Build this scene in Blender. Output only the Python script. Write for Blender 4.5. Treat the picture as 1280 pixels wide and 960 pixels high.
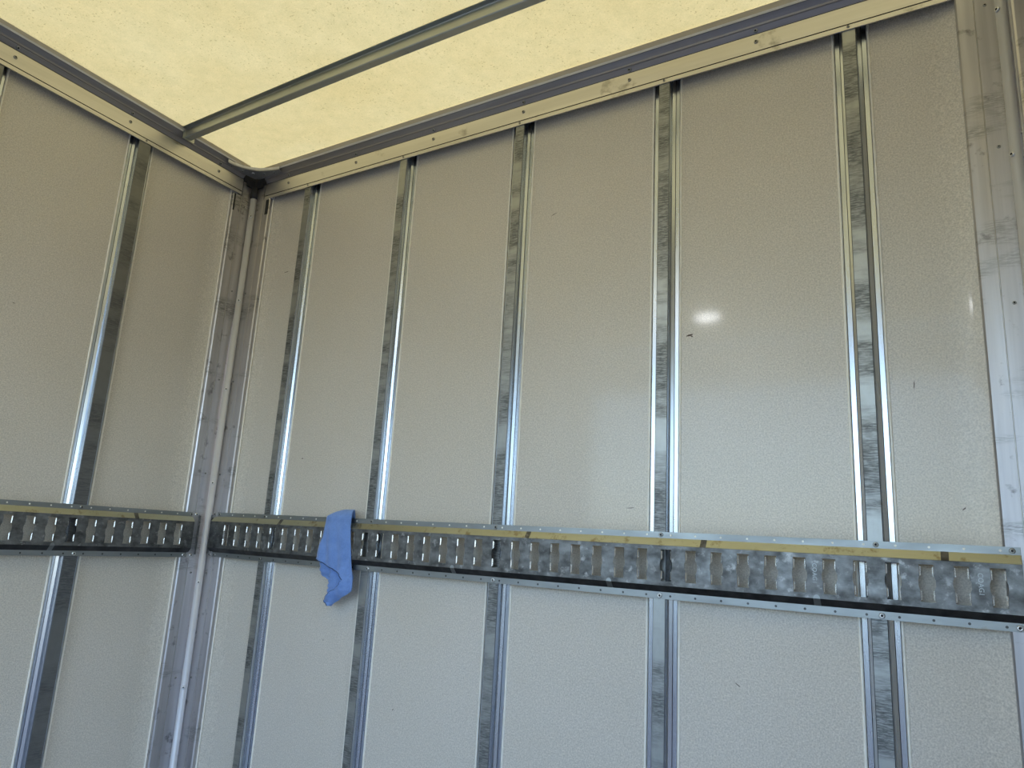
import bpy, bmesh, math, random
from mathutils import Vector, Matrix

S = bpy.context.scene
for o in list(bpy.data.objects):
    bpy.data.objects.remove(o)
COL = S.collection

# ------------------------------------------------------------------ camera
cam = bpy.data.cameras.new('camera')
cam.sensor_fit = 'HORIZONTAL'; cam.sensor_width = 36.0
cam.lens = 892.493 / 1280 * 36.0
cam.clip_start = 0.02
co = bpy.data.objects.new('camera', cam); COL.objects.link(co)
yaw, tilt, roll = -.5543, .2144, .0559
cy, sy, ct, st = math.cos(yaw), math.sin(yaw), math.cos(tilt), math.sin(tilt)
Fv = Vector((sy * ct, cy * ct, st)); rv = Vector((cy, -sy, 0)); uv = rv.cross(Fv)
cr, sr = math.cos(roll), math.sin(roll)
r2 = cr * rv + sr * uv; u2 = -sr * rv + cr * uv
M = Matrix((r2, u2, -Fv)).transposed().to_4x4()
M.translation = Vector((1.9837, -1.4758, 1.4631))
co.matrix_world = M
S.camera = co

# ------------------------------------------------------------------ world, sun, exposure
S.view_settings.view_transform = 'Standard'
S.view_settings.look = 'None'
S.view_settings.gamma = 1.0
S.view_settings.use_curve_mapping = False
S.view_settings.exposure = 0.22
w = bpy.data.worlds.new('world'); S.world = w; w.use_nodes = True
nt = w.node_tree; nt.nodes.clear()
out = nt.nodes.new('ShaderNodeOutputWorld'); bg = nt.nodes.new('ShaderNodeBackground')
sky = nt.nodes.new('ShaderNodeTexSky')
sky.sky_type = 'NISHITA'; sky.sun_disc = False
sky.sun_elevation = math.radians(52); sky.sun_rotation = math.radians(20)
sky.air_density = 1.0; sky.dust_density = 1.0; sky.ozone_density = 2.5
bg.inputs['Strength'].default_value = 0.76
nt.links.new(sky.outputs[0], bg.inputs[0]); nt.links.new(bg.outputs[0], out.inputs[0])
sun = bpy.data.lights.new('sun', 'SUN'); sun.energy = 3.5; sun.angle = math.radians(3)
sun.color = (1.0, 0.96, 0.88)
so = bpy.data.objects.new('sun', sun); COL.objects.link(so)
so.rotation_euler = Vector((-0.15, 0.40, 1.0)).to_track_quat('Z', 'Y').to_euler()

# ------------------------------------------------------------------ helpers
def link(name, me, parent=None, loc=(0, 0, 0), rotz=0.0):
    o = bpy.data.objects.new(name, me); COL.objects.link(o)
    o.location = loc; o.rotation_euler = (0, 0, rotz)
    if parent: o.parent = parent
    return o

def tag(o, label, cat, group=None):
    o['label'] = label; o['category'] = cat
    if group: o['group'] = group
    return o

def struct(o):
    o['kind'] = 'structure'; return o

class MB:
    """collects polygons with material indices"""
    def __init__(s): s.v = []; s.f = []; s.m = []; s.sm = []
    def poly(s, pts, mi=0, smooth=False):
        b = len(s.v); s.v += [tuple(p) for p in pts]; s.f.append(tuple(range(b, b + len(pts))))
        s.m.append(mi); s.sm.append(smooth)
    def box(s, a, b, mi=0):
        x0, y0, z0 = a; x1, y1, z1 = b
        P = [(x0,y0,z0),(x1,y0,z0),(x1,y1,z0),(x0,y1,z0),(x0,y0,z1),(x1,y0,z1),(x1,y1,z1),(x0,y1,z1)]
        for q in ((0,3,2,1),(4,5,6,7),(0,1,5,4),(1,2,6,5),(2,3,7,6),(3,0,4,7)):
            s.poly([P[i] for i in q], mi)
    def disc(s, c, n, r, mi=0, seg=12):
        n = Vector(n).normalized(); a = n.orthogonal().normalized(); b = n.cross(a)
        s.poly([Vector(c) + r * (math.cos(t) * a + math.sin(t) * b) for t in [i * 2 * math.pi / seg for i in range(seg)]], mi)
    def mesh(s, name, mats, weld=True, bev=0):
        me = bpy.data.meshes.new(name); me.from_pydata(s.v, [], s.f)
        for m in mats: me.materials.append(m)
        for p, mi, sm in zip(me.polygons, s.m, s.sm): p.material_index = mi; p.use_smooth = sm
        if weld:
            bm = bmesh.new(); bm.from_mesh(me)
            bmesh.ops.remove_doubles(bm, verts=bm.verts, dist=1e-5)
            bmesh.ops.recalc_face_normals(bm, faces=bm.faces)
            bm.to_mesh(me); bm.free()
        me.update(); return me

def extrude_z(mb, prof, z0, z1, mis=None, closed=True, caps=True):
    """profile in (x, y), runs along z"""
    n = len(prof)
    for i in range(n if closed else n - 1):
        a, b = prof[i], prof[(i + 1) % n]
        mb.poly([(a[0], a[1], z0), (b[0], b[1], z0), (b[0], b[1], z1), (a[0], a[1], z1)], mis[i] if mis else 0)
    if closed and caps:
        mb.poly([(p[0], p[1], z0) for p in reversed(prof)], mis[0] if mis else 0)
        mb.poly([(p[0], p[1], z1) for p in prof], mis[0] if mis else 0)

def extrude_x(mb, prof, x0, x1, mis=None, closed=True, dz=0.0):
    """profile in (y, z), runs along x; dz raises the far end at x0"""
    n = len(prof)
    for i in range(n if closed else n - 1):
        a, b = prof[i], prof[(i + 1) % n]
        mb.poly([(x0, a[0], a[1] + dz), (x1, a[0], a[1]), (x1, b[0], b[1]), (x0, b[0], b[1] + dz)], mis[i] if mis else 0)
    if closed:
        mb.poly([(x0, p[0], p[1] + dz) for p in prof], 0)
        mb.poly([(x1, p[0], p[1]) for p in reversed(prof)], 0)

# ------------------------------------------------------------------ materials
class NT:
    def __init__(s, name):
        s.m = bpy.data.materials.new(name); s.m.use_nodes = True
        s.t = s.m.node_tree; s.t.nodes.clear()
        s.out = s.n('ShaderNodeOutputMaterial'); s.tc = s.n('ShaderNodeTexCoord')
    def n(s, kind, **kw):
        x = s.t.nodes.new(kind)
        for k, v in kw.items(): setattr(x, k, v)
        return x
    def l(s, a, b): s.t.links.new(a, b)
    def coords(s, scale=(1, 1, 1), what='Object'):
        mp = s.n('ShaderNodeMapping'); mp.inputs['Scale'].default_value = scale
        ad = s.n('ShaderNodeVectorMath', operation='ADD'); oi = s.n('ShaderNodeObjectInfo')
        s.l(s.tc.outputs[what], ad.inputs[0]); s.l(oi.outputs['Location'], ad.inputs[1])
        if scale[2] > 0:      # posts that share a mesh wear differently
            m2 = s.n('ShaderNodeVectorMath', operation='DOT_PRODUCT'); s.l(oi.outputs['Location'], m2.inputs[0])
            m2.inputs[1].default_value = (3.7, 5.3, 0)
            cx = s.n('ShaderNodeCombineXYZ'); s.l(m2.outputs['Value'], cx.inputs[2])
            a2 = s.n('ShaderNodeVectorMath', operation='ADD'); s.l(ad.outputs[0], a2.inputs[0]); s.l(cx.outputs[0], a2.inputs[1]); ad = a2
        s.l(ad.outputs[0], mp.inputs['Vector']); return mp.outputs[0]
    def noise(s, scale, detail=3, rough=.55, stretch=(1, 1, 1)):
        x = s.n('ShaderNodeTexNoise'); x.inputs['Scale'].default_value = scale
        x.inputs['Detail'].default_value = detail; x.inputs['Roughness'].default_value = rough
        s.l(s.coords(stretch), x.inputs['Vector']); return x.outputs[0]
    def ramp(s, fac, a, b, ca, cb):
        x = s.n('ShaderNodeValToRGB'); e = x.color_ramp.elements
        e[0].position = a; e[1].position = b
        e[0].color = (*ca, 1); e[1].color = (*cb, 1)
        s.l(fac, x.inputs[0]); return x.outputs[0]
    def mix(s, fac, a, b, blend='MIX'):
        x = s.n('ShaderNodeMix', data_type='RGBA', blend_type=blend)
        for sock, v in ((x.inputs[0], fac), (x.inputs[6], a), (x.inputs[7], b)):
            if isinstance(v, bpy.types.NodeSocket): s.l(v, sock)
            elif isinstance(v, (int, float)): sock.default_value = v
            else: sock.default_value = (*v, 1)
        return x.outputs[2]
    def bsdf(s, **kw):
        p = s.n('ShaderNodeBsdfPrincipled')
        for k, v in kw.items():
            sock = p.inputs[k]
            if isinstance(v, bpy.types.NodeSocket): s.l(v, sock)
            elif isinstance(v, tuple) and len(v) == 3: sock.default_value = (*v, 1)
            else: sock.default_value = v
        s.l(p.outputs[0], s.out.inputs[0]); s.p = p; return p
    def bump(s, h, strength, dist=.001):
        b = s.n('ShaderNodeBump'); b.inputs['Strength'].default_value = strength
        b.inputs['Distance'].default_value = dist
        s.l(h, b.inputs['Height']); s.l(b.outputs[0], s.p.inputs['Normal']); return b

G = lambda v: (v, v, v)

def m_panel():
    k = NT('frp_wall_liner')
    base = k.ramp(k.noise(2.2, 4), .3, .7, (.61, .565, .49), (.645, .60, .535))
    g = k.ramp(k.noise(330, 2, .7), .32, .68, G(.76), G(1.17))
    c = k.mix(1.0, base, g, 'MULTIPLY')
    spk = k.ramp(k.noise(160, 3, .6), .70, .76, G(1), G(.80))
    c = k.mix(1.0, c, spk, 'MULTIPLY')
    k.bsdf(**{'Base Color': c, 'Roughness': .34, 'Specular IOR Level': .45, 'Coat Weight': .30, 'Coat Roughness': .085})
    k.bump(k.noise(260, 3, .6), .22, .0009)
    return k.m

def m_metal(name, c0, c1, rough, scale=30, stretch=(1, 1, 1), spots=None, bump=.05, metallic=1.0, scratch=None):
    k = NT(name)
    c = k.ramp(k.noise(scale, 4, .6, stretch), .3, .7, c0, c1)
    if spots:
        c = k.mix(k.ramp(k.noise(spots[0], 5, .65), spots[1], spots[1] + .1, G(0), G(1)), c, spots[2])
    if scratch:      # dark rub marks across the profile, in bands
        band = k.ramp(k.noise(scratch[0], 3, .6, (.3, .3, 1)), scratch[1], scratch[1] + .07, G(0), G(1))
        ln = k.ramp(k.noise(1.0, 3, .75, scratch[2]), .42, .56, G(0), G(1))
        c = k.mix(k.mix(1.0, band, ln, 'MULTIPLY'), c, scratch[3])
    k.bsdf(**{'Base Color': c, 'Metallic': metallic,
              'Roughness': k.ramp(k.noise(scale * .7, 3, .5, stretch), .3, .7, G(rough * .8), G(rough * 1.25))})
    k.bump(k.noise(scale * 6, 2, .5, stretch), bump, .0006)
    return k.m

def m_rubbed(name, light, dark, rough=.5):
    """face of a post: galvanised steel rubbed dull by cargo, cross scratches in bands"""
    k = NT(name)
    band = k.ramp(k.noise(8.5, 4, .65, (.2, .2, 1)), .42, .55, G(0), G(1))
    lines = k.ramp(k.noise(1.0, 3, .75, (45, 45, 380)), .42, .55, G(0), G(1))
    blot = k.ramp(k.noise(60, 4, .6, (1, 1, .6)), .42, .62, G(0), G(1))
    fac = k.mix(.15, k.mix(1.0, lines, band, 'MULTIPLY'), blot, 'MIX')
    fac = k.mix(.28, fac, band, 'MIX')
    c = k.mix(fac, light, dark)
    k.bsdf(**{'Base Color': c, 'Metallic': .9, 'Roughness': k.mix(fac, G(rough * .85), G(rough * 1.2))})
    k.bump(lines, .06, .0005)
    return k.m

MAT = {}
MAT['panel'] = m_panel()
MAT['steel_bright'] = m_metal('galvanised_steel_clean', (.50, .54, .60), (.60, .64, .70), .25, 40, (1, 1, .08), (35, .66, (.5, .52, .54)))
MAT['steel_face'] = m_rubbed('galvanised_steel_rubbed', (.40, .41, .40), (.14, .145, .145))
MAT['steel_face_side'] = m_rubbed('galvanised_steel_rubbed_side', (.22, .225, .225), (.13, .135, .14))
MAT['alu_post'] = m_metal('brushed_aluminium_post', (.46, .45, .47), (.60, .585, .60), .42, 55, (1, 1, .04), (22, .60, (.25, .24, .25)), .04, 1.0, (6.5, .54, (50, 50, 420), (.27, .27, .27)))
MAT['alu_rail'] = m_metal('aluminium_rail', (.58, .565, .54), (.68, .66, .63), .40, 50, (.04, 1, 1), (8, .60, (.30, .28, .25)), .04)
MAT['alu_cove_shade'] = m_metal('aluminium_cove_shade', (.29, .28, .30), (.36, .35, .365), .5, 50, (.04, 1, 1), None, .04)  # shade of the down-facing cove put into a darker grey
MAT['alu_bead'] = m_metal('aluminium_bead', (.56, .56, .59), (.64, .64, .67), .34, 60, (1, 1, .05), None, .03, metallic=.15)
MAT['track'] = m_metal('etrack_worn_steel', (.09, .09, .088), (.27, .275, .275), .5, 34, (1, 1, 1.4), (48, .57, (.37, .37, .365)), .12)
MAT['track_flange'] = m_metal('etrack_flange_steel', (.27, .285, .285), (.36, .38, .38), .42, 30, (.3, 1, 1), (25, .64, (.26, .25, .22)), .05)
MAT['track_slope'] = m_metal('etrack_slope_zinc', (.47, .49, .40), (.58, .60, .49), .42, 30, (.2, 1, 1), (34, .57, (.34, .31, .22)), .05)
MAT['track_shade'] = m_metal('etrack_underside_shade', (.06, .06, .065), (.12, .12, .12), .5, 30)  # shade on the down-facing slope put into the colour; also fills hole discs
MAT['track_lip'] = m_metal('etrack_slot_lip', (.86, .87, .88), (.95, .95, .96), .22, 80, (1, 1, 1), None, .02)
MAT['bow'] = m_metal('roof_bow_steel', (.40, .42, .40), (.50, .52, .50), .36, 26, (.1, 1, 1), (20, .66, (.2, .2, .19)), .05)
MAT['dark'] = m_metal('dark_recess', (.02, .02, .022), (.035, .035, .035), .7, 30, metallic=0)
MAT['mark'] = m_metal('scuff_mark', (.06, .045, .035), (.12, .09, .07), .7, 300, metallic=0)
MAT['screw'] = m_metal('screw_steel', (.30, .30, .29), (.42, .42, .40), .35, 200)
MAT['screw_bright'] = m_metal('rivet_steel', (.70, .70, .70), (.80, .80, .80), .3, 200)
MAT['gusset'] = m_metal('gusset_plate', (.30, .30, .30), (.38, .38, .37), .5, 60, metallic=.3)

def m_simple(name, c0, c1, rough, scale, stretch=(1, 1, 1), bump=.1, **kw):
    k = NT(name)
    c = k.ramp(k.noise(scale, 4, .6, stretch), .3, .7, c0, c1)
    k.bsdf(**{'Base Color': c, 'Roughness': rough, **kw}); k.bump(k.noise(scale * 5, 2), bump, .001)
    return k.m
MAT['sealant'] = m_simple('cream_sealant', (.84, .81, .72), (.92, .89, .81), .28, 60)
MAT['edge'] = m_simple('roof_edge_resin', (.50, .45, .36), (.64, .58, .46), .5, 40, (.15, 1, 1))
MAT['floor'] = m_simple('worn_hardwood_floor', (.075, .065, .06), (.13, .115, .10), .55, 9, (6, .5, 1))
MAT['ground'] = m_simple('asphalt', (.05, .05, .055), (.075, .075, .075), .9, 6)
MAT['sky_block'] = m_simple('blocker_dark', (.045, .045, .05), (.08, .075, .075), .9, 4)
MAT['outer'] = m_simple('white_outer_skin', (.70, .70, .70), (.75, .75, .75), .4, 5)

def m_cloth():
    k = NT('blue_microfibre')
    c = k.ramp(k.noise(55, 4, .6), .3, .7, (.15, .27, .60), (.20, .335, .70))
    c = k.mix(1.0, c, k.ramp(k.noise(900, 2, .6), .3, .7, G(.82), G(1.15)), 'MULTIPLY')
    k.bsdf(**{'Base Color': c, 'Roughness': .95, 'Sheen Weight': .35, 'Sheen Roughness': .5, 'Specular IOR Level': .1})
    k.bump(k.noise(1200, 2, .6), .5, .001)
    return k.m
MAT['cloth'] = m_cloth()
MAT['hem_shadow'] = m_simple('dark_blue_hem_shadow', (.02, .04, .10), (.03, .06, .14), .9, 80)  # shadow line along the cloth edge, put in as dark colour

def m_roof():
    k = NT('translucent_fibreglass_roof')
    c = k.ramp(k.noise(3.0, 4, .55), .3, .7, (.86, .72, .385), (.93, .81, .48))
    c = k.mix(1.0, c, k.ramp(k.noise(30, 5, .7), .35, .65, (.93, .935, .93), (1.03, 1.02, 1.02)), 'MULTIPLY')
    sp = k.ramp(k.noise(170, 2, .5), .64, .70, G(1), (.66, .63, .58))
    msk = k.ramp(k.noise(5, 3, .6), .34, .56, G(0), G(1))
    c = k.mix(1.0, c, k.ramp(k.noise(300, 3, .7), .3, .7, G(.90), G(1.06)), 'MULTIPLY')
    c = k.mix(1.0, c, k.mix(msk, G(1), sp), 'MULTIPLY')
    t = k.n('ShaderNodeBsdfTranslucent'); k.l(k.mix(1.0, c, (.46, .41, .30), 'MULTIPLY'), t.inputs[0])
    d = k.n('ShaderNodeBsdfDiffuse'); k.l(c, d.inputs[0])
    g = k.n('ShaderNodeBsdfGlossy'); g.inputs['Roughness'].default_value = .35
    m1 = k.n('ShaderNodeMixShader'); m1.inputs[0].default_value = .45
    k.l(t.outputs[0], m1.inputs[1]); k.l(d.outputs[0], m1.inputs[2])
    m2 = k.n('ShaderNodeMixShader'); m2.inputs[0].default_value = .03
    k.l(m1.outputs[0], m2.inputs[1]); k.l(g.outputs[0], m2.inputs[2])
    k.l(m2.outputs[0], k.out.inputs[0])
    return k.m
MAT['roof'] = m_roof()

# ------------------------------------------------------------------ dimensions (metres)
XL, XR = -.03, 2.14            # planes of the post faces on the side walls
LEN = 2.7                      # the box runs from the bulkhead (y = 0) to the open rear
STUD0, PITCH = .2371, .4064
SX = [STUD0 + PITCH * i for i in range(5)]
LY = [-.4045, -.4045 - PITCH]  # posts of the left wall
ZF, ZL, SLOPE = 2.562, 2.566, .022

# ------------------------------------------------------------------ walls
def wall(name, length, studs, hw, x_first, x_last, marks=(), flare=''):
    """local frame: x along the wall, room at -y, z up. Liner sheets between the posts."""
    mb = MB()
    xs = [x_first] + [s + d for s in studs for d in (-hw, hw)] + [x_last]
    for i in range(0, len(xs), 2):
        a, b = xs[i], xs[i + 1]
        fa = 'a' in flare and i == 0; fb_ = 'b' in flare and i == len(xs) - 2
        if fa or fb_:
            n = 12; pts = []
            if fa: pts += [(a + .06 * j / n, .024 - .0115 * (1 - j / n) ** 2) for j in range(n + 1)]
            else: pts.append((a, .024))
            if fb_: pts += [(b - .06 + .06 * j / n, .024 - .0115 * (j / n) ** 2) for j in range(n + 1)]
            else: pts.append((b, .024))
            prof = pts + [(b, .05), (a, .05)]
            for q in range(len(prof)):
                p, r_ = prof[q], prof[(q + 1) % len(prof)]
                mb.poly([(p[0], p[1], 0), (r_[0], r_[1], 0), (r_[0], r_[1], 2.61), (p[0], p[1], 2.61)], 0, q < len(pts) - 1)
        else:
            mb.box((a, .024, 0), (b, .05, 2.61))
    mb.box((x_first - .05, .0295, 0), (x_last + .05, .06, 2.66), 0)
    mb.box((x_first - .05, .0602, -.05), (x_last + .05, .066, 2.668), 1)
    for (x, z, w_, h_, ang) in marks:
        ca, sa = math.cos(ang), math.sin(ang)
        P = [(-w_, 0), (-w_ * .4, h_), (w_ * .5, h_ * .8), (w_, 0), (w_ * .3, -h_), (-w_ * .5, -h_ * .6)]
        mb.poly([(x + p[0] * ca - p[1] * sa, .0237, z + p[0] * sa + p[1] * ca) for p in P], 2)
    return mb.mesh(name, [MAT['panel'], MAT['outer'], MAT['mark']], weld=False)

def bead_mesh(z0, z1, r=.0024, seg=8, wob=0.0):
    mb = MB(); n = 40; rnd = random.Random(int(r * 1e5) + 3)
    off = [(rnd.uniform(-wob, wob)) for _ in range(n + 1)]
    for j in range(n):
        za, zb = z0 + (z1 - z0) * j / n, z0 + (z1 - z0) * (j + 1) / n
        for i in range(seg):
            t0, t1 = 2 * math.pi * i / seg, 2 * math.pi * (i + 1) / seg
            mb.poly([(r * math.cos(t0) + off[j], r * math.sin(t0), za), (r * math.cos(t1) + off[j], r * math.sin(t1), za),
                     (r * math.cos(t1) + off[j + 1], r * math.sin(t1), zb), (r * math.cos(t0) + off[j + 1], r * math.sin(t0), zb)], 0, True)
    return mb.mesh('sealant_bead', [MAT['sealant']])

mk = [(.1546, 2.286, .012, .0012, .1), (1.155, 2.2906, .010, .0009, .35), (1.512, 1.928, .009, .0022, .2), (1.517, 1.925, .003, .0015, 0),
      (1.940, 1.787, .009, .0010, 1.5), (1.380, 1.5456, .010, .0008, .1), (.333, 1.666, .004, .0014, 0), (2.005, 1.56, .006, .0012, .7),
      (1.608, 1.212, .007, .0009, -.6), (.759, 1.0326, .003, .0012, .8), (.496, 1.168, .0022, .0012, 0)]
wf = struct(link('wall_front', wall('wall_front', XR - XL, SX, .0335, XL + .083, XR - .083, mk, flare='ab')))
bead = bead_mesh(.0, 2.60, .0027, 8, .0003)
for x in [s + d for s in SX for d in (-.0345, .0345)]:
    link('sealant_bead', bead, wf, (x, .0238, 0))
for x in (XL + .0868,):
    link('sealant_bead', bead, wf, (x, .0115, 0))
# left wall: local x runs towards the bulkhead (+Y world), local -y faces the room (+X)
HALF = math.pi / 2
wl = struct(link('wall_left', wall('wall_left', LEN, [y for y in reversed(LY)], .036, -LEN, -.083,
                                   [(-.65, 1.99, .004, .001, 0)], flare='b'), None, (XL, 0, 0), HALF))
for y in [s + d for s in LY for d in (-.0372, .0372)]:
    link('sealant_bead', bead, wl, (y, .0238, 0))
link('sealant_bead', bead, wl, (-.0868, .0115, 0))
# right wall: the side doorway the picture is taken from is cut out of it
wb = MB(); DY0, DY1, DZ = -0.85, -2.10, 2.05
for mi, x0, x1, top in ((0, XR + .024, XR + .06, 2.655), (1, XR + .0602, XR + .066, 2.668)):
    wb.box((x0, DY0, -.03), (x1, -.083 if mi == 0 else .06, top), mi)
    wb.box((x0, -LEN, -.03), (x1, DY1, top), mi)
    wb.box((x0, DY1, DZ), (x1, DY0, top), mi)
wr = struct(link('wall_right', wb.mesh('wall_right', [MAT['panel'], MAT['outer']], weld=False)))
hb = MB(); hb.box((XL - .06, -LEN, 2.42), (XR + .06, -LEN + .05, 2.665)); hb.box((XL - .06, -LEN, -.04), (XL + .05, -LEN + .05, 2.42)); hb.box((XR - .05, -LEN, -.04), (XR + .06, -LEN + .05, 2.42))
struct(link('trim_1', hb.mesh('trim_1', [MAT['alu_rail']], weld=False)))

# floor, ground
fb = MB()
nb = 14
for i in range(nb):
    a = XL - .09 + (XR - XL + .18) * i / nb; b = XL - .09 + (XR - XL + .18) * (i + 1) / nb
    fb.box((a + .001, -LEN, -.04), (b - .001, .06, 0), 0)
struct(link('floor', fb.mesh('floor', [MAT['floor']], weld=False)))
gb = MB(); gb.box((-40, -60, -1.15), (42, 30, -1.1))
struct(link('ground', gb.mesh('ground', [MAT['ground']])))

# unseen dark wall added behind the truck to hide the low sky
yb = MB(); yb.box((-14, -13.4, -1.1), (16, -13, 1.75)); yb.box((-14, -13.45, 1.75), (16, -12.95, 1.85))
struct(link('sky_blocker', yb.mesh('sky_blocker', [MAT['sky_block']], weld=False)))

# ceiling: one translucent sheet, slightly crowned and rising to the rear
def roof_z(x, y):
    fx = min(max((x - XL) / (XR - XL), 0), 1)
    return 2.6645 + SLOPE * max(-y, 0) + .012 * math.sin(math.pi * fx) * min(max(-y, 0) / .28, 1)
rb = MB(); nx, ny = 24, 48
for i in range(nx):
    for j in range(ny):
        P = []
        for (a, b) in ((i, j), (i + 1, j), (i + 1, j + 1), (i, j + 1)):
            x = XL - .07 + (XR - XL + .14) * a / nx; y = .07 - (LEN + .12) * b / ny
            P.append((x, y, roof_z(x, y)))
        rb.poly(P, 0, True)
ceil = struct(link('ceiling', rb.mesh('ceiling', [MAT['roof']])))

# ------------------------------------------------------------------ screws
def screw_mesh(name, r, h, mat, dark, seg=14):
    """pan head, axis along -y, with a drive recess"""
    mb = MB(); rings = [(r, 0), (r * .96, h * .45), (r * .75, h * .85), (r * .45, h)]
    P = lambda rr, hh, t: (rr * math.cos(t), -hh, rr * math.sin(t))
    for k in range(len(rings) - 1):
        for i in range(seg):
            t0, t1 = 2 * math.pi * i / seg, 2 * math.pi * (i + 1) / seg
            mb.poly([P(*rings[k], t0), P(*rings[k], t1), P(*rings[k + 1], t1), P(*rings[k + 1], t0)], 0, True)
    for i in range(seg):
        t0, t1 = 2 * math.pi * i / seg, 2 * math.pi * (i + 1) / seg
        mb.poly([P(*rings[-1], t0), P(*rings[-1], t1), P(r * .38, h * .4, t1), P(r * .38, h * .4, t0)], 1)
    mb.poly([P(r * .38, h * .4, 2 * math.pi * i / seg) for i in range(seg)], 1)
    return mb.mesh(name, [mat, dark])
SCR = screw_mesh('screw', .0048, .0030, MAT['screw'], MAT['dark'])
SCRS = screw_mesh('screw_small', .0034, .0022, MAT['screw'], MAT['dark'])
SCRB = screw_mesh('screw_bright', .0052, .0034, MAT['screw_bright'], MAT['dark'])
RIV = screw_mesh('rivet', .0046, .0030, MAT['screw_bright'], MAT['screw_bright'])

# ------------------------------------------------------------------ wall posts (hat section)
def stud_mesh(name, fh, w, face_mat, zt=2.606):
    half = [(fh, 0), (fh + .0012, .0010), (fh + .0016, .0205), (fh + .0082, .0238), (fh + .0085, .0256), (fh + .0094, .0245), (w, .0245)]
    prof = [(-p[0], p[1]) for p in reversed(half)] + half
    mis = []
    for i in range(len(prof) - 1):
        a, b = prof[i], prof[i + 1]
        mid = abs(a[0] + b[0]) / 2
        if a[1] == 0 and b[1] == 0: mis.append(0)
        elif mid < fh + .0008 or (fh + .0083 < mid < fh + .0091): mis.append(2)
        else: mis.append(1)
    mb = MB(); extrude_z(mb, prof, .001, zt, mis, closed=False)
    back = [(p[0], p[1] + .0016) for p in reversed(prof)]
    extrude_z(mb, back, .001, zt, [1] * (len(back) - 1), closed=False)
    for s in (0, -1):
        a, b = prof[s], back[-1 - s if s == 0 else 0]
    mb.poly([(prof[0][0], prof[0][1], .001), (back[-1][0], back[-1][1], .001), (back[-1][0], back[-1][1], zt), (prof[0][0], prof[0][1], zt)], 1)
    mb.poly([(prof[-1][0], prof[-1][1], .001), (back[0][0], back[0][1], .001), (back[0][0], back[0][1], zt), (prof[-1][0], prof[-1][1], zt)], 1)
    return mb.mesh(name, [face_mat, MAT['steel_bright'], MAT['steel_fold_shade']])
MAT['steel_fold_shade'] = m_metal('galvanised_steel_fold_shade', (.10, .11, .13), (.16, .17, .19), .45, 40, (1, 1, .1))  # shade in the fold radius and crease painted as darker steel
sm = stud_mesh('wall_post', .0125, .0305, MAT['steel_face'])
labels = ['narrowest looking steel wall post, first to the right of the corner post',
          'steel wall post on the bulkhead with the blue cloth hanging just left of it',
          'steel wall post in the middle of the bulkhead, third from the corner post',
          'upright steel wall post just left of the small bright glint on the liner',
          'wide looking scuffed steel wall post, last before the right corner post']
for i, x in enumerate(SX):
    o = link('wall_post', sm, None, (x, 0, 0))
    tag(o, labels[i], 'post', 'steel posts on the bulkhead')
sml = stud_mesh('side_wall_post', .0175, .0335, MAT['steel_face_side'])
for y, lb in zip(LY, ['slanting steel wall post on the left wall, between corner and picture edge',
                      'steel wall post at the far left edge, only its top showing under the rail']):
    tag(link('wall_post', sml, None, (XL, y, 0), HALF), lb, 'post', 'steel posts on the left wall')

# ------------------------------------------------------------------ top rails
def rail(name, x0, x1, zlip, slope_sign, lip_x, pair_x, along0=0):
    """local x along wall, -y into room. z of lip at local x = zlip + SLOPE*|x| when slope_sign"""
    prof = [(0, 0), (-.003, 0), (-.003, .0105), (-.0008, .0110), (-.0008, .0128), (-.003, .0133), (-.003, .056),
            (-.0012, .0575), (-.0015, .0590), (-.0090, .0705), (-.0108, .0712), (-.0125, .0755), (-.022, .0870), (-.024, .0868),
            (-.024, .101), (.05, .101), (.05, .045), (0, .045)]
    mis = [0] * len(prof)
    mis[2] = mis[3] = mis[4] = 2
    mis[6] = mis[7] = 2
    for i in (8, 9, 10, 11, 12): mis[i] = 1
    mis[9] = 1
    mb = MB(); n = len(prof)
    zz = lambda x: zlip + (SLOPE * abs(x) if slope_sign else 0)
    for i in range(n):
        a, b = prof[i], prof[(i + 1) % n]
        mb.poly([(x0, a[0], a[1] + zz(x0)), (x1, a[0], a[1] + zz(x1)), (x1, b[0], b[1] + zz(x1)), (x0, b[0], b[1] + zz(x0))], mis[i])
    mb.poly([(x0, p[0], p[1] + zz(x0)) for p in prof], 0)
    mb.poly([(x1, p[0], p[1] + zz(x1)) for p in reversed(prof)], 0)
    o = link(name, mb.mesh(name, [MAT['alu_rail'], MAT['alu_cove_shade'], MAT['dark']]))
    # resin edge under the roof sheet
    eb = MB(); ep = [(-.0245, .0865), (-.0280, .0905), (-.033, .101), (-.020, .1025), (-.020, .088)]
    for i in range(5):
        a, b = ep[i], ep[(i + 1) % 5]
        eb.poly([(x0, a[0], a[1] + zz(x0)), (x1, a[0], a[1] + zz(x1)), (x1, b[0], b[1] + zz(x1)), (x0, b[0], b[1] + zz(x0))], 1 if i in (0, 4) else 0)
    e = link('edge_trim', eb.mesh('edge_trim', [MAT['edge'], MAT['sealant']]), o)
    e['label'] = 'cream resin edge strip along the roof sheet'
    for x in lip_x:
        link('screw', SCRS, o, (x, -.003, zz(x) + .0065))
    for x in pair_x:
        link('screw', SCR, o, (x, -.003, zz(x) + .037))
        s = link('screw', SCR, o, (x, -.0055, zz(x) + .0645)); s.rotation_euler = (math.radians(33), 0, 0)
    return o
rf = rail('top_rail', XL + .056, XR - .056, ZF, False, SX, [.141 + .3064 * i for i in range(7)])
tag(rf, 'pale aluminium roof rail running across the top of the bulkhead', 'rail')
rl = rail('top_rail', -LEN, -.0555, ZL, True, LY, [-.153, -.4605, -.775, -1.08, -1.39, -1.7, -2.0, -2.3, -2.6, -2.9])
rl.location = (XL, 0, 0); rl.rotation_euler = (0, 0, HALF)
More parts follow.
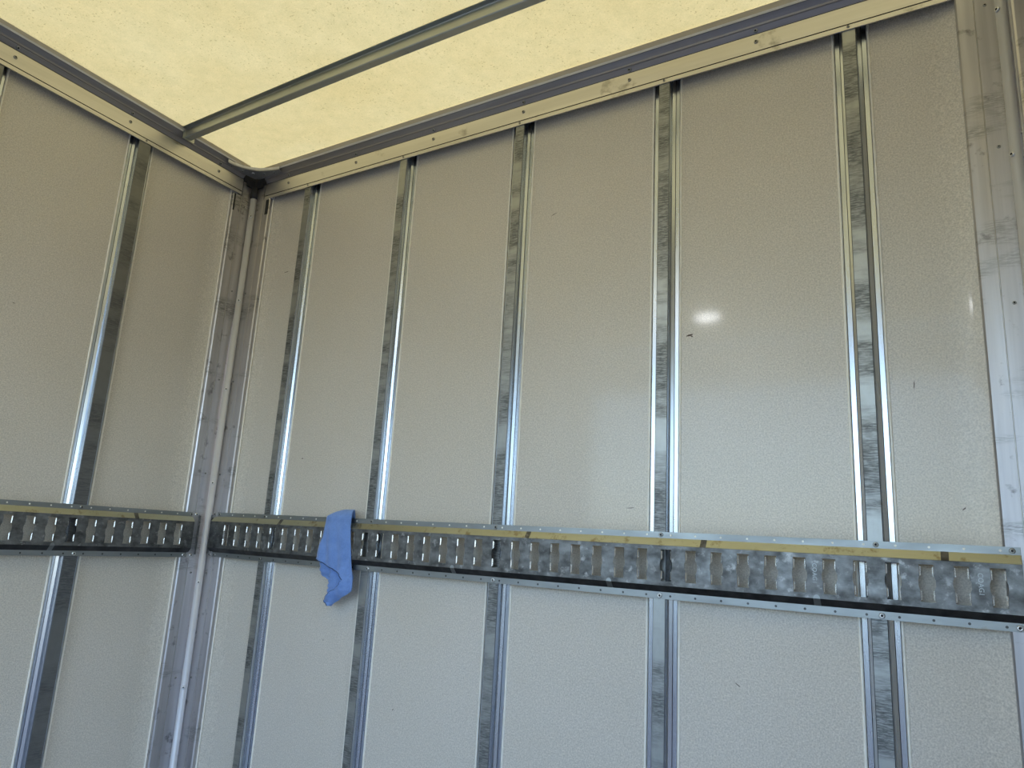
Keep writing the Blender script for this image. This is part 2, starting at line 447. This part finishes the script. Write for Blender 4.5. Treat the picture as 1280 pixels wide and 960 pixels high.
tag(rl, 'pale aluminium roof rail along the top of the left wall', 'rail')
rr = rail('top_rail', .0555, LEN, ZL, True, [], [])
rr.location = (XR, 0, 0); rr.rotation_euler = (0, 0, -HALF)
tag(rr, 'aluminium roof rail along the top of the right wall', 'rail')

# ------------------------------------------------------------------ corner posts
def corner_post(mirror, cx, label):
    s = -1 if mirror else 1
    # legs, offsets from the corner (dx towards room along front wall, dy towards rear)
    A = [(.022, .0855), (-.0035, .0855)]                 # (depth outwards, distance) -> handled below
    pts_side = [(-.022, -.0855), (.0008, -.0855), (.0042, -.0826), (.0042, -.0560), (.0026, -.0553), (.0026, -.0547),
                (.0044, -.0540), (.0036, -.0300), (.0036, -.0036)]
    pts_front = [(.0300, -.0036), (.0540, -.0044), (.0547, -.0026), (.0553, -.0026), (.0560, -.0042), (.0826, -.0042), (.0855, -.0008), (.0855, .022)]
    prof = pts_side + pts_front + [(-.022, .022)]
    prof = [(s * p[0], p[1]) for p in prof]
    mis = [0] * len(prof)
    for i in (3, 4, 5, 10, 11): mis[i] = 1
    mb = MB(); extrude_z(mb, prof, .0, 2.5612, mis)
    # above the rails only the inner legs go on
    inner = [(-.022, -.053), (.0040, -.053), (.0036, -.0036), (.053, -.0036), (.053, .022), (-.022, .022)]
    inner = [(s * p[0], p[1]) for p in inner]
    extrude_z(mb, inner, 2.5613, 2.617)
    p = link('corner_post', mb.mesh('corner_post', [MAT['alu_post'], MAT['alu_rail']]), None, (cx, 0, 0))
    tag(p, label, 'post')
    # round bead down the inside of the corner
    bb = MB(); seg = 20; r = .0105
    for i in range(seg):
        t0, t1 = 2 * math.pi * i / seg, 2 * math.pi * (i + 1) / seg
        q = [(r * math.cos(t), r * math.sin(t)) for t in (t0, t1)]
        bb.poly([(*q[0], 0), (*q[1], 0), (*q[1], 2.567), (*q[0], 2.567)], 0, True)
    bb.poly([(r * math.cos(2 * math.pi * i / seg), r * math.sin(2 * math.pi * i / seg), 2.567) for i in range(seg)])
    b = link('corner_bead', bb.mesh('corner_bead', [MAT['alu_bead']]), p, (s * .012, -.012, 0))
    b['label'] = 'light rounded bead down the inside of the corner'
    kb = MB(); r = .0112
    for i in range(seg):
        t0, t1 = 2 * math.pi * i / seg, 2 * math.pi * (i + 1) / seg
        q = [(r * math.cos(t), r * math.sin(t)) for t in (t0, t1)]
        kb.poly([(*q[0], 2.567), (*q[1], 2.567), (*q[1], 2.612), (*q[0], 2.612)], 0, True)
        kb.poly([(*q[0], 2.567), (*q[1], 2.567), (0, 0, 2.567)])
        kb.poly([(*q[0], 2.612), (*q[1], 2.612), (0, 0, 2.612)])
    c = link('bead_socket', kb.mesh('bead_socket', [MAT['dark']]), p, (s * .012, -.012, 0))
    c['label'] = 'dark socket above the corner bead'
    d45 = Vector((s * 1, -1, 0)).normalized()
    for k in range(9):
        z = 2.499 - .304 * k
        if z < .05: break
        o = link('screw', SCRB, b, (d45.x * .0100, d45.y * .0100, z)); o.rotation_euler = (0, 0, s * math.pi / 4)
        z2 = 2.527 - .304 * k
        link('screw', SCRS, p, (s * .029 + (0 if not mirror else -.008), -.0037, z2 + .0))
        o = link('screw', SCRS, p, (s * .0037, -.040, z2)); o.rotation_euler = (0, 0, s * HALF)
    return p
cp = corner_post(False, XL, 'grey aluminium corner post where the left wall meets the bulkhead')
cp2 = corner_post(True, XR, 'tall scuffed aluminium corner post at the right edge of the picture')

# dark slots where the post flange is notched under the rail
nb_ = MB(); nb_.box((XL + .0700, -.0052, 2.502), (XL + .0845, -.0042, 2.556))
o = link('notch', nb_.mesh('notch', [MAT['dark']]), cp, (-XL, 0, 0))
nb_ = MB(); nb_.box((XL + .0042, -.0838, 2.500), (XL + .0052, -.0780, 2.560))
o = link('notch', nb_.mesh('notch', [MAT['dark']]), cp, (-XL, 0, 0))

# ------------------------------------------------------------------ roof corner gusset
gm = MB()
inner = [(-.004, -.140), (-.003, -.118), (.006, -.092), (.022, -.070), (.045, -.052), (.070, -.042), (.096, -.034), (.118, -.030)]
outer = [(.112, -.014), (.060, -.004), (.010, -.004), (-.016, -.020), (-.022, -.070), (-.018, -.130)]
P = inner + outer
for z, rev in ((2.640, True), (2.6435, False)):
    gm.poly([(x, y, z) for x, y in (reversed(P) if rev else P)])
for i in range(len(P)):
    a, b = P[i], P[(i + 1) % len(P)]
    gm.poly([(*a, 2.640), (*b, 2.640), (*b, 2.6435), (*a, 2.6435)])
for i in range(len(inner) - 1):       # upturned rim on the curved edge
    a, b = inner[i], inner[i + 1]
    gm.poly([(*a, 2.640), (*b, 2.640), (*b, 2.652), (*a, 2.652)], 1)
    gm.poly([(a[0] - .002, a[1] + .002, 2.640), (b[0] - .002, b[1] + .002, 2.640), (b[0] - .002, b[1] + .002, 2.652), (a[0] - .002, a[1] + .002, 2.652)], 1)
    gm.poly([(*a, 2.652), (*b, 2.652), (b[0] - .002, b[1] + .002, 2.652), (a[0] - .002, a[1] + .002, 2.652)], 1)
gu = link('corner_gusset', gm.mesh('corner_gusset', [MAT['gusset'], MAT['alu_bead']], weld=False))
tag(gu, 'curved metal gusset plate bridging the two roof rails in the corner', 'bracket')
for (x, y, m_) in ((-.009, -.122, SCR), (-.006, -.080, SCR), (.046, -.032, SCR), (.088, -.025, SCR), (.014, -.052, SCRB)):
    o = link('screw', m_, gu, (x, y, 2.640)); o.rotation_euler = (math.radians(90), 0, 0)
# dark block painting in the shaded void behind the gusset
cb = MB(); cb.box((XL - .02, -.056, 2.618), (XL + .008, .02, 2.655)); cb.box((XL + .008, -.010, 2.618), (XL + .056, .02, 2.655))
cb.box((XL + .004, -.045, 2.606), (XL + .010, -.008, 2.622)); cb.box((XL + .008, -.012, 2.606), (XL + .045, -.006, 2.622))
o = link('corner_gap_shade', cb.mesh('corner_gap_shade', [MAT['dark']], weld=False), cp, (-XL, 0, 0))
o['label'] = 'dark filler painted as the shaded gap behind the gusset'

# ------------------------------------------------------------------ roof bows
def bow(y, label):
    mb = MB(); n = 28; th = .0016
    sec = [(-.029, -.002), (-.0165, -.002), (-.0145, -.004), (-.0115, -.026), (-.0095, -.028), (.0095, -.028), (.0115, -.026), (.0145, -.004), (.0165, -.002), (.029, -.002)]
    loop = sec + [(p[0], p[1] + th) for p in reversed(sec)]
    xs = [XL + .026 + (XR - XL - .052) * i / n for i in range(n + 1)]
    for i in range(n):
        za, zb = roof_z(xs[i], y) - .0008, roof_z(xs[i + 1], y) - .0008
        for k in range(len(loop)):
            a, b = loop[k], loop[(k + 1) % len(loop)]
            mb.poly([(xs[i], y + a[0], za + a[1]), (xs[i + 1], y + a[0], zb + a[1]), (xs[i + 1], y + b[0], zb + b[1]), (xs[i], y + b[0], za + b[1])], 0)
    for i in (0, n):
        za = roof_z(xs[i], y) - .0008
        mb.poly([(xs[i], y + p[0], za + p[1]) for p in (loop if i else reversed(loop))])
    o = link('roof_bow', mb.mesh('roof_bow', [MAT['bow']]))
    tag(o, label, 'roof beam', 'steel bows under the roof')
    eb = MB()
    eb.box((XL + .0262, y - .020, roof_z(XL + .03, y) - .034), (XL + .0282, y + .020, roof_z(XL + .03, y) - .004))
    link('end_bracket', eb.mesh('end_bracket', [MAT['bow']]), o)
    return o
bow(-.290, 'long grey steel bow crossing the yellow translucent roof sheet')
bow(-.905, 'steel roof bow at the top left corner of the picture, barely in view')
bow(-2.13, 'steel roof bow towards the open rear, carrying the dome lamp')

# ------------------------------------------------------------------ cargo tracks
def track(x0, x1, slots, holes, notches_t, notches_b, name='cargo_track'):
    """local x along, -y into room, z about the track centre"""
    mb = MB()
    U = lambda u: -u
    zt, zs0, zs1, zb1, zb0, zb = .0675, .0545, .0395, -.0405, -.0535, -.0675
    fu, pu = .0052, .0165
    # flanges and slopes
    def strip(za, ua, zb_, ub, mi, n=1):
        mb.poly([(x0, U(ua), za), (x1, U(ua), za), (x1, U(ub), zb_), (x0, U(ub), zb_)], mi)
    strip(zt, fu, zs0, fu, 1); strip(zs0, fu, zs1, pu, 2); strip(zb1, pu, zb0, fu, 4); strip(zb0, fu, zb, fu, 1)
    rows = [zs1, .0315, .0105, .0050, -.0050, -.0105, -.0315, zb1]
    hw = {0: 0, 1: .0112, 2: .0112, 3: .0132, 4: .0132, 5: .0112, 6: .0112, 7: 0}
    edges = [x0] + [(slots[i] + slots[i + 1]) / 2 for i in range(len(slots) - 1)] + [x1]
    def quad(xa, xb, z1, xc, xd, z2, mi=0):
        mb.poly([(xa, U(pu), z1), (xb, U(pu), z1), (xd, U(pu), z2), (xc, U(pu), z2)], mi)
    for i, c in enumerate(slots):
        a, b = edges[i], edges[i + 1]
        for r_ in (0, 6): quad(a, b, rows[r_], a, b, rows[r_ + 1])
        for k in range(1, 6):
            quad(a, c - hw[k], rows[k], a, c - hw[k + 1], rows[k + 1])
            quad(c + hw[k], b, rows[k], c + hw[k + 1], b, rows[k + 1])
        # folded lips inside the slot
        for s in (-1, 1):
            for za, zb_ in ((.0290, .0115), (-.0115, -.0290)):
                x = c + s * .0112; xi = c + s * .0095; yb = U(pu - .0058)
                mb.poly([(x, U(pu), za), (x, U(pu), zb_), (xi, U(pu - .0015), zb_ + .001), (xi, U(pu - .0015), za - .001)], 3)
                mb.poly([(xi, U(pu - .0015), za - .001), (xi, U(pu - .0015), zb_ + .001), (xi, yb, zb_ + .003), (xi, yb, za - .003)], 3)
    # holes along both flanges
    for x in holes:
        mb.disc((x, U(fu + .00025), .0610), (0, -1, 0), .0021, 5)
        mb.disc((x, U(fu + .00025), -.0612), (0, -1, 0), .0023, 4)
    # half round notches pressed across the slopes
    for xs_, up in ((notches_t, 1), (notches_b, -1)):
        for x in xs_:
            z_out, z_in = (zs0, zs1) if up > 0 else (zb0, zb1)
            P = [(x - .006, U(fu + .0006), z_out), (x + .006, U(fu + .0006), z_out), (x + .006, U(pu + .0006), z_in)]
            for t in range(1, 8):
                a_ = math.pi * t / 8
                P.append((x + .006 * math.cos(a_), U(pu + .0006), z_in - up * .007 * math.sin(a_)))
            P.append((x - .006, U(pu + .0006), z_in))
            mb.poly([P[0], P[1], P[2], P[-1]], 1 if up < 0 else 0); mb.poly(P[2:], 1 if up < 0 else 0)
    # dark edge lines closing the ends
    for x in (x0, x1):
        mb.poly([(x, -.0048, zt), (x, U(fu), zt), (x, U(fu), zs0), (x, U(pu), zs1), (x, U(pu), zb1), (x, U(fu), zb0), (x, U(fu), zb), (x, -.0048, zb)], 0)
    me = mb.mesh(name, [MAT['track'], MAT['track_flange'], MAT['track_slope'], MAT['track_lip'], MAT['track_shade'], MAT['sealant']], weld=False)
    return me
ZT = 1.429
N = 39
slots_r = [1.0635 + .0516 * (k - 19) for k in range(N)]
T1 = track(.006, 2.0775, slots_r, [s + .006 for s in slots_r], [.3125, 1.1436, 1.5523, 1.9696], [.9395, 1.3503, 1.7629])
tr = link('cargo_track', T1, None, (0, -.0008, ZT))
tag(tr, 'long slotted steel cargo track across the bulkhead with the blue cloth on it', 'cargo track')
def add_mod(o):
    m = o.modifiers.new('thickness', 'SOLIDIFY'); m.thickness = .0012; m.offset = 0; m.use_rim = True
nleft = 20
slots_l = [-.1126 - .0521 * k for k in range(nleft)][::-1]
T2 = track(-1.13, -.062, slots_l, [s - .004 for s in slots_l], [-.248, -.664], [-.4659, -.88])
tl = link('cargo_track', T2, None, (XL + .0008, 0, ZT - .0045), HALF)
tag(tl, 'shorter looking slotted cargo track on the left wall, ending at the corner post', 'cargo track')
F_ = -.0052
for x in (.6587, 1.0517, 1.4613, 1.8638, 2.0665): link('screw', SCR, tr, (x, F_, .0612))
for x in (.6593, 1.052, 1.46, 1.868, 2.0675): link('screw', SCRB, tr, (x, F_, -.0612))
link('screw', SCR, tr, (.2385, F_, .0612)); link('screw', SCR, tr, (.2385, F_, -.0612))
link('screw', SCR, tr, (.030, F_, .0612)); link('screw', SCR, tr, (.030, F_, -.0612))
for x, z, m_ in ((-.403, .0612, SCR), (-.402, -.0612, SCRB), (-.070, .0612, SCR), (-.0765, -.0612, SCRB), (-.81, .0612, SCR), (-.81, -.0612, SCRB)):
    link('screw', m_, tl, (x, F_, z))
# end plates at the corner
def end_plate(parent, xa, xb, flip):
    mb = MB(); h = .069
    mb.box((xa, -.0072, -h), (xb, -.0046, h), 0)
    e = xa if flip else xb - .003
    mb.box((e, -.0135, -h + .010), (e + .003, -.0046, h - .010), 1)
    p = link('end_plate', mb.mesh('end_plate', [MAT['alu_post'], MAT['track']], weld=False), parent)
    p['label'] = 'grey end plate of the track at the corner post'
    for z in (.0615, -.0615): link('screw', SCRB if not flip else SCR, p, ((xa + xb) / 2, -.0072, z))
end_plate(tl, -.0660, -.0400, False)
end_plate(tr, -.0010, .0180, True)
# stamped letters on the face of the long track
def stamp(x, z):
    cu = bpy.data.curves.new('stamp', 'FONT'); cu.body = 'COAG1'; cu.size = .0105; cu.extrude = .0003
    cu.align_x = 'CENTER'; cu.align_y = 'CENTER'; cu.space_character = 1.05
    cu.bevel_depth = .00008
    t = bpy.data.objects.new('tmp', cu); COL.objects.link(t)
    bpy.context.view_layer.update()
    me = bpy.data.meshes.new_from_object(t.evaluated_get(bpy.context.evaluated_depsgraph_get()))
    bpy.data.objects.remove(t)
    me.materials.clear(); me.materials.append(MAT['track_flange'])
    o = link('stamped_lettering', me, tr, (x, -.0168, z))
    o.rotation_euler = Matrix(((0, 0, 1), (0, 1, 0), (1, 0, 0))).to_euler()
    # text x runs downwards, text up points right, normal faces the room
    R = Matrix(((0, 1, 0), (0, 0, -1), (-1, 0, 0)))
    o.rotation_euler = R.to_euler()
    o['label'] = 'small letters stamped in the steel'
stamp(1.7605, .004); stamp(2.0185, .004)
for o in (tr, tl): add_mod(o)

# ------------------------------------------------------------------ blue cloth
def rows_at(rows, z):
    if z >= rows[0][0]: return rows[0][1:]
    for a, b in zip(rows, rows[1:]):
        if b[0] <= z <= a[0]:
            t = (a[0] - z) / (a[0] - b[0]); return (a[1] + (b[1] - a[1]) * t, a[2] + (b[2] - a[2]) * t)
    return rows[-1][1:]
MR = [(1.5178,.5533,.5888),(1.5107,.5302,.5940),(1.4992,.5076,.5987),(1.4729,.5024,.5976),(1.4403,.4982,.6020),(1.4009,.4859,.6089),(1.3836,.4825,.6117),(1.3764,.5050,.6134),(1.3710,.5210,.6149),(1.3624,.5493,.6177),(1.3518,.5773,.6216),(1.3405,.5935,.6247),(1.3326,.5975,.6258),(1.3196,.5878,.6261),(1.3081,.5720,.6221),(1.2965,.5561,.6049),(1.2828,.5404,.5796),(1.2744,.5387,.5649),(1.2651,.5490,.5548)]
FR = [(1.3680,.5143,.6041),(1.3571,.5341,.6100),(1.3402,.5336,.6150),(1.3234,.5331,.6120),(1.3066,.5312,.5950),(1.2896,.5278,.5700),(1.2752,.5285,.5373),(1.2705,.533,.5370)]
KR = [(1.3731,.4860,.560),(1.3499,.4912,.555),(1.3376,.4977,.548),(1.3324,.5137,.540),(1.328,.524,.534)]
def scallop(z): return .0042 * abs(math.sin(z * 240)) 
def sheet(mb, rows, nrow, ncol, yf, pink=None):
    z0, z1 = rows[0][0], rows[-1][0]; grid = []
    for j in range(nrow + 1):
        z = z0 + (z1 - z0) * j / nrow; a, b = rows_at(rows, z)
        if pink and pink[0] > z > pink[1]: a -= scallop(z)
        grid.append([(a + (b - a) * i / ncol, yf(i / ncol, z, a + (b - a) * i / ncol), z) for i in range(ncol + 1)])
    for j in range(nrow):
        for i in range(ncol):
            mb.poly([grid[j][i], grid[j][i + 1], grid[j + 1][i + 1], grid[j + 1][i]], 0, True)
    return grid
mb = MB()
def y_main(t, z, x):
    top = max(0, (z - 1.4935) / .0243); top = min(top, 1)
    y = -.0215 + .0150 * top ** 2
    y += -.004 * math.sin(math.pi * t) * min(1, (1.52 - z) / .05)
    y += .0028 * math.sin(x * 150 + z * 22) * min(1, max(0, (1.50 - z) / .08))
    low = min(1, max(0, (1.385 - z) / .08))
    y += -.013 * low * (1 - t) ** 1.5
    y += .006 * max(0, (1.30 - z) / .035)
    return y
g = sheet(mb, MR, 260, 22, y_main, (1.384, 1.272))
# over the top edge and down behind the track
top = g[0]; back = []
for k in range(9):
    a = k / 8
    back.append([(p[0] * (1 - .1 * a) + .571 * .1 * a, p[1] + .012 * a + .002, p[2] + .0015 * math.sin(math.pi * a) - .045 * max(0, a - .3)) for p in top])
prev = top
for row in back:
    for i in range(22): mb.poly([prev[i], prev[i + 1], row[i + 1], row[i]], 0, True)
    prev = row
sheet(mb, FR, 60, 14, lambda t, z, x: -.0120 + .002 * math.sin(2.5 * t + z * 60), (1.36, 1.272))
sheet(mb, KR, 60, 12, lambda t, z, x: -.0085 + .005 * min(1, max(0, 1.360 - z) / .02) + .001 * math.sin(z * 260), (1.36, 1.33))
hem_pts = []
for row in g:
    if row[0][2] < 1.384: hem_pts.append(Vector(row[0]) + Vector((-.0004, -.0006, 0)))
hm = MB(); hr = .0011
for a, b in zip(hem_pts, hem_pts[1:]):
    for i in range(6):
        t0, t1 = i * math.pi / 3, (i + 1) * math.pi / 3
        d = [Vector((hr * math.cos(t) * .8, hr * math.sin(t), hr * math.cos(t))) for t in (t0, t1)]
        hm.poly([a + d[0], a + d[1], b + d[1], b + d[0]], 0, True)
cl = link('microfibre_cloth', mb.mesh('microfibre_cloth', [MAT['cloth']]))
he = link('hem_shadow', hm.mesh('hem_shadow', [MAT['hem_shadow']]), cl); he['label'] = 'dark line painted in as shade along the scalloped cloth edge'
m = cl.modifiers.new('thickness', 'SOLIDIFY'); m.thickness = .0022; m.offset = 0
tag(cl, 'light blue microfibre cloth draped over the cargo track near the corner', 'cloth')

# ------------------------------------------------------------------ dome lamp on a roof bow, behind the camera
lx, ly = .93, -2.13
lz = roof_z(lx, ly) - .0288
db = MB(); db.box((lx - .062, ly - .030, lz - .006), (lx + .062, ly + .030, lz))
dome = link('dome_lamp', db.mesh('dome_lamp', [MAT['alu_rail']]))
tag(dome, 'small oblong dome lamp fixed under a roof bow near the rear', 'lamp')
k = NT('lit_lamp_lens'); e = k.n('ShaderNodeEmission'); e.inputs[0].default_value = (.95, .97, 1, 1); e.inputs[1].default_value = 140
k.l(e.outputs[0], k.out.inputs[0])
db = MB(); db.box((lx - .055, ly - .023, lz - .012), (lx + .055, ly + .023, lz - .0061))
link('lens', db.mesh('lens', [k.m]), dome)
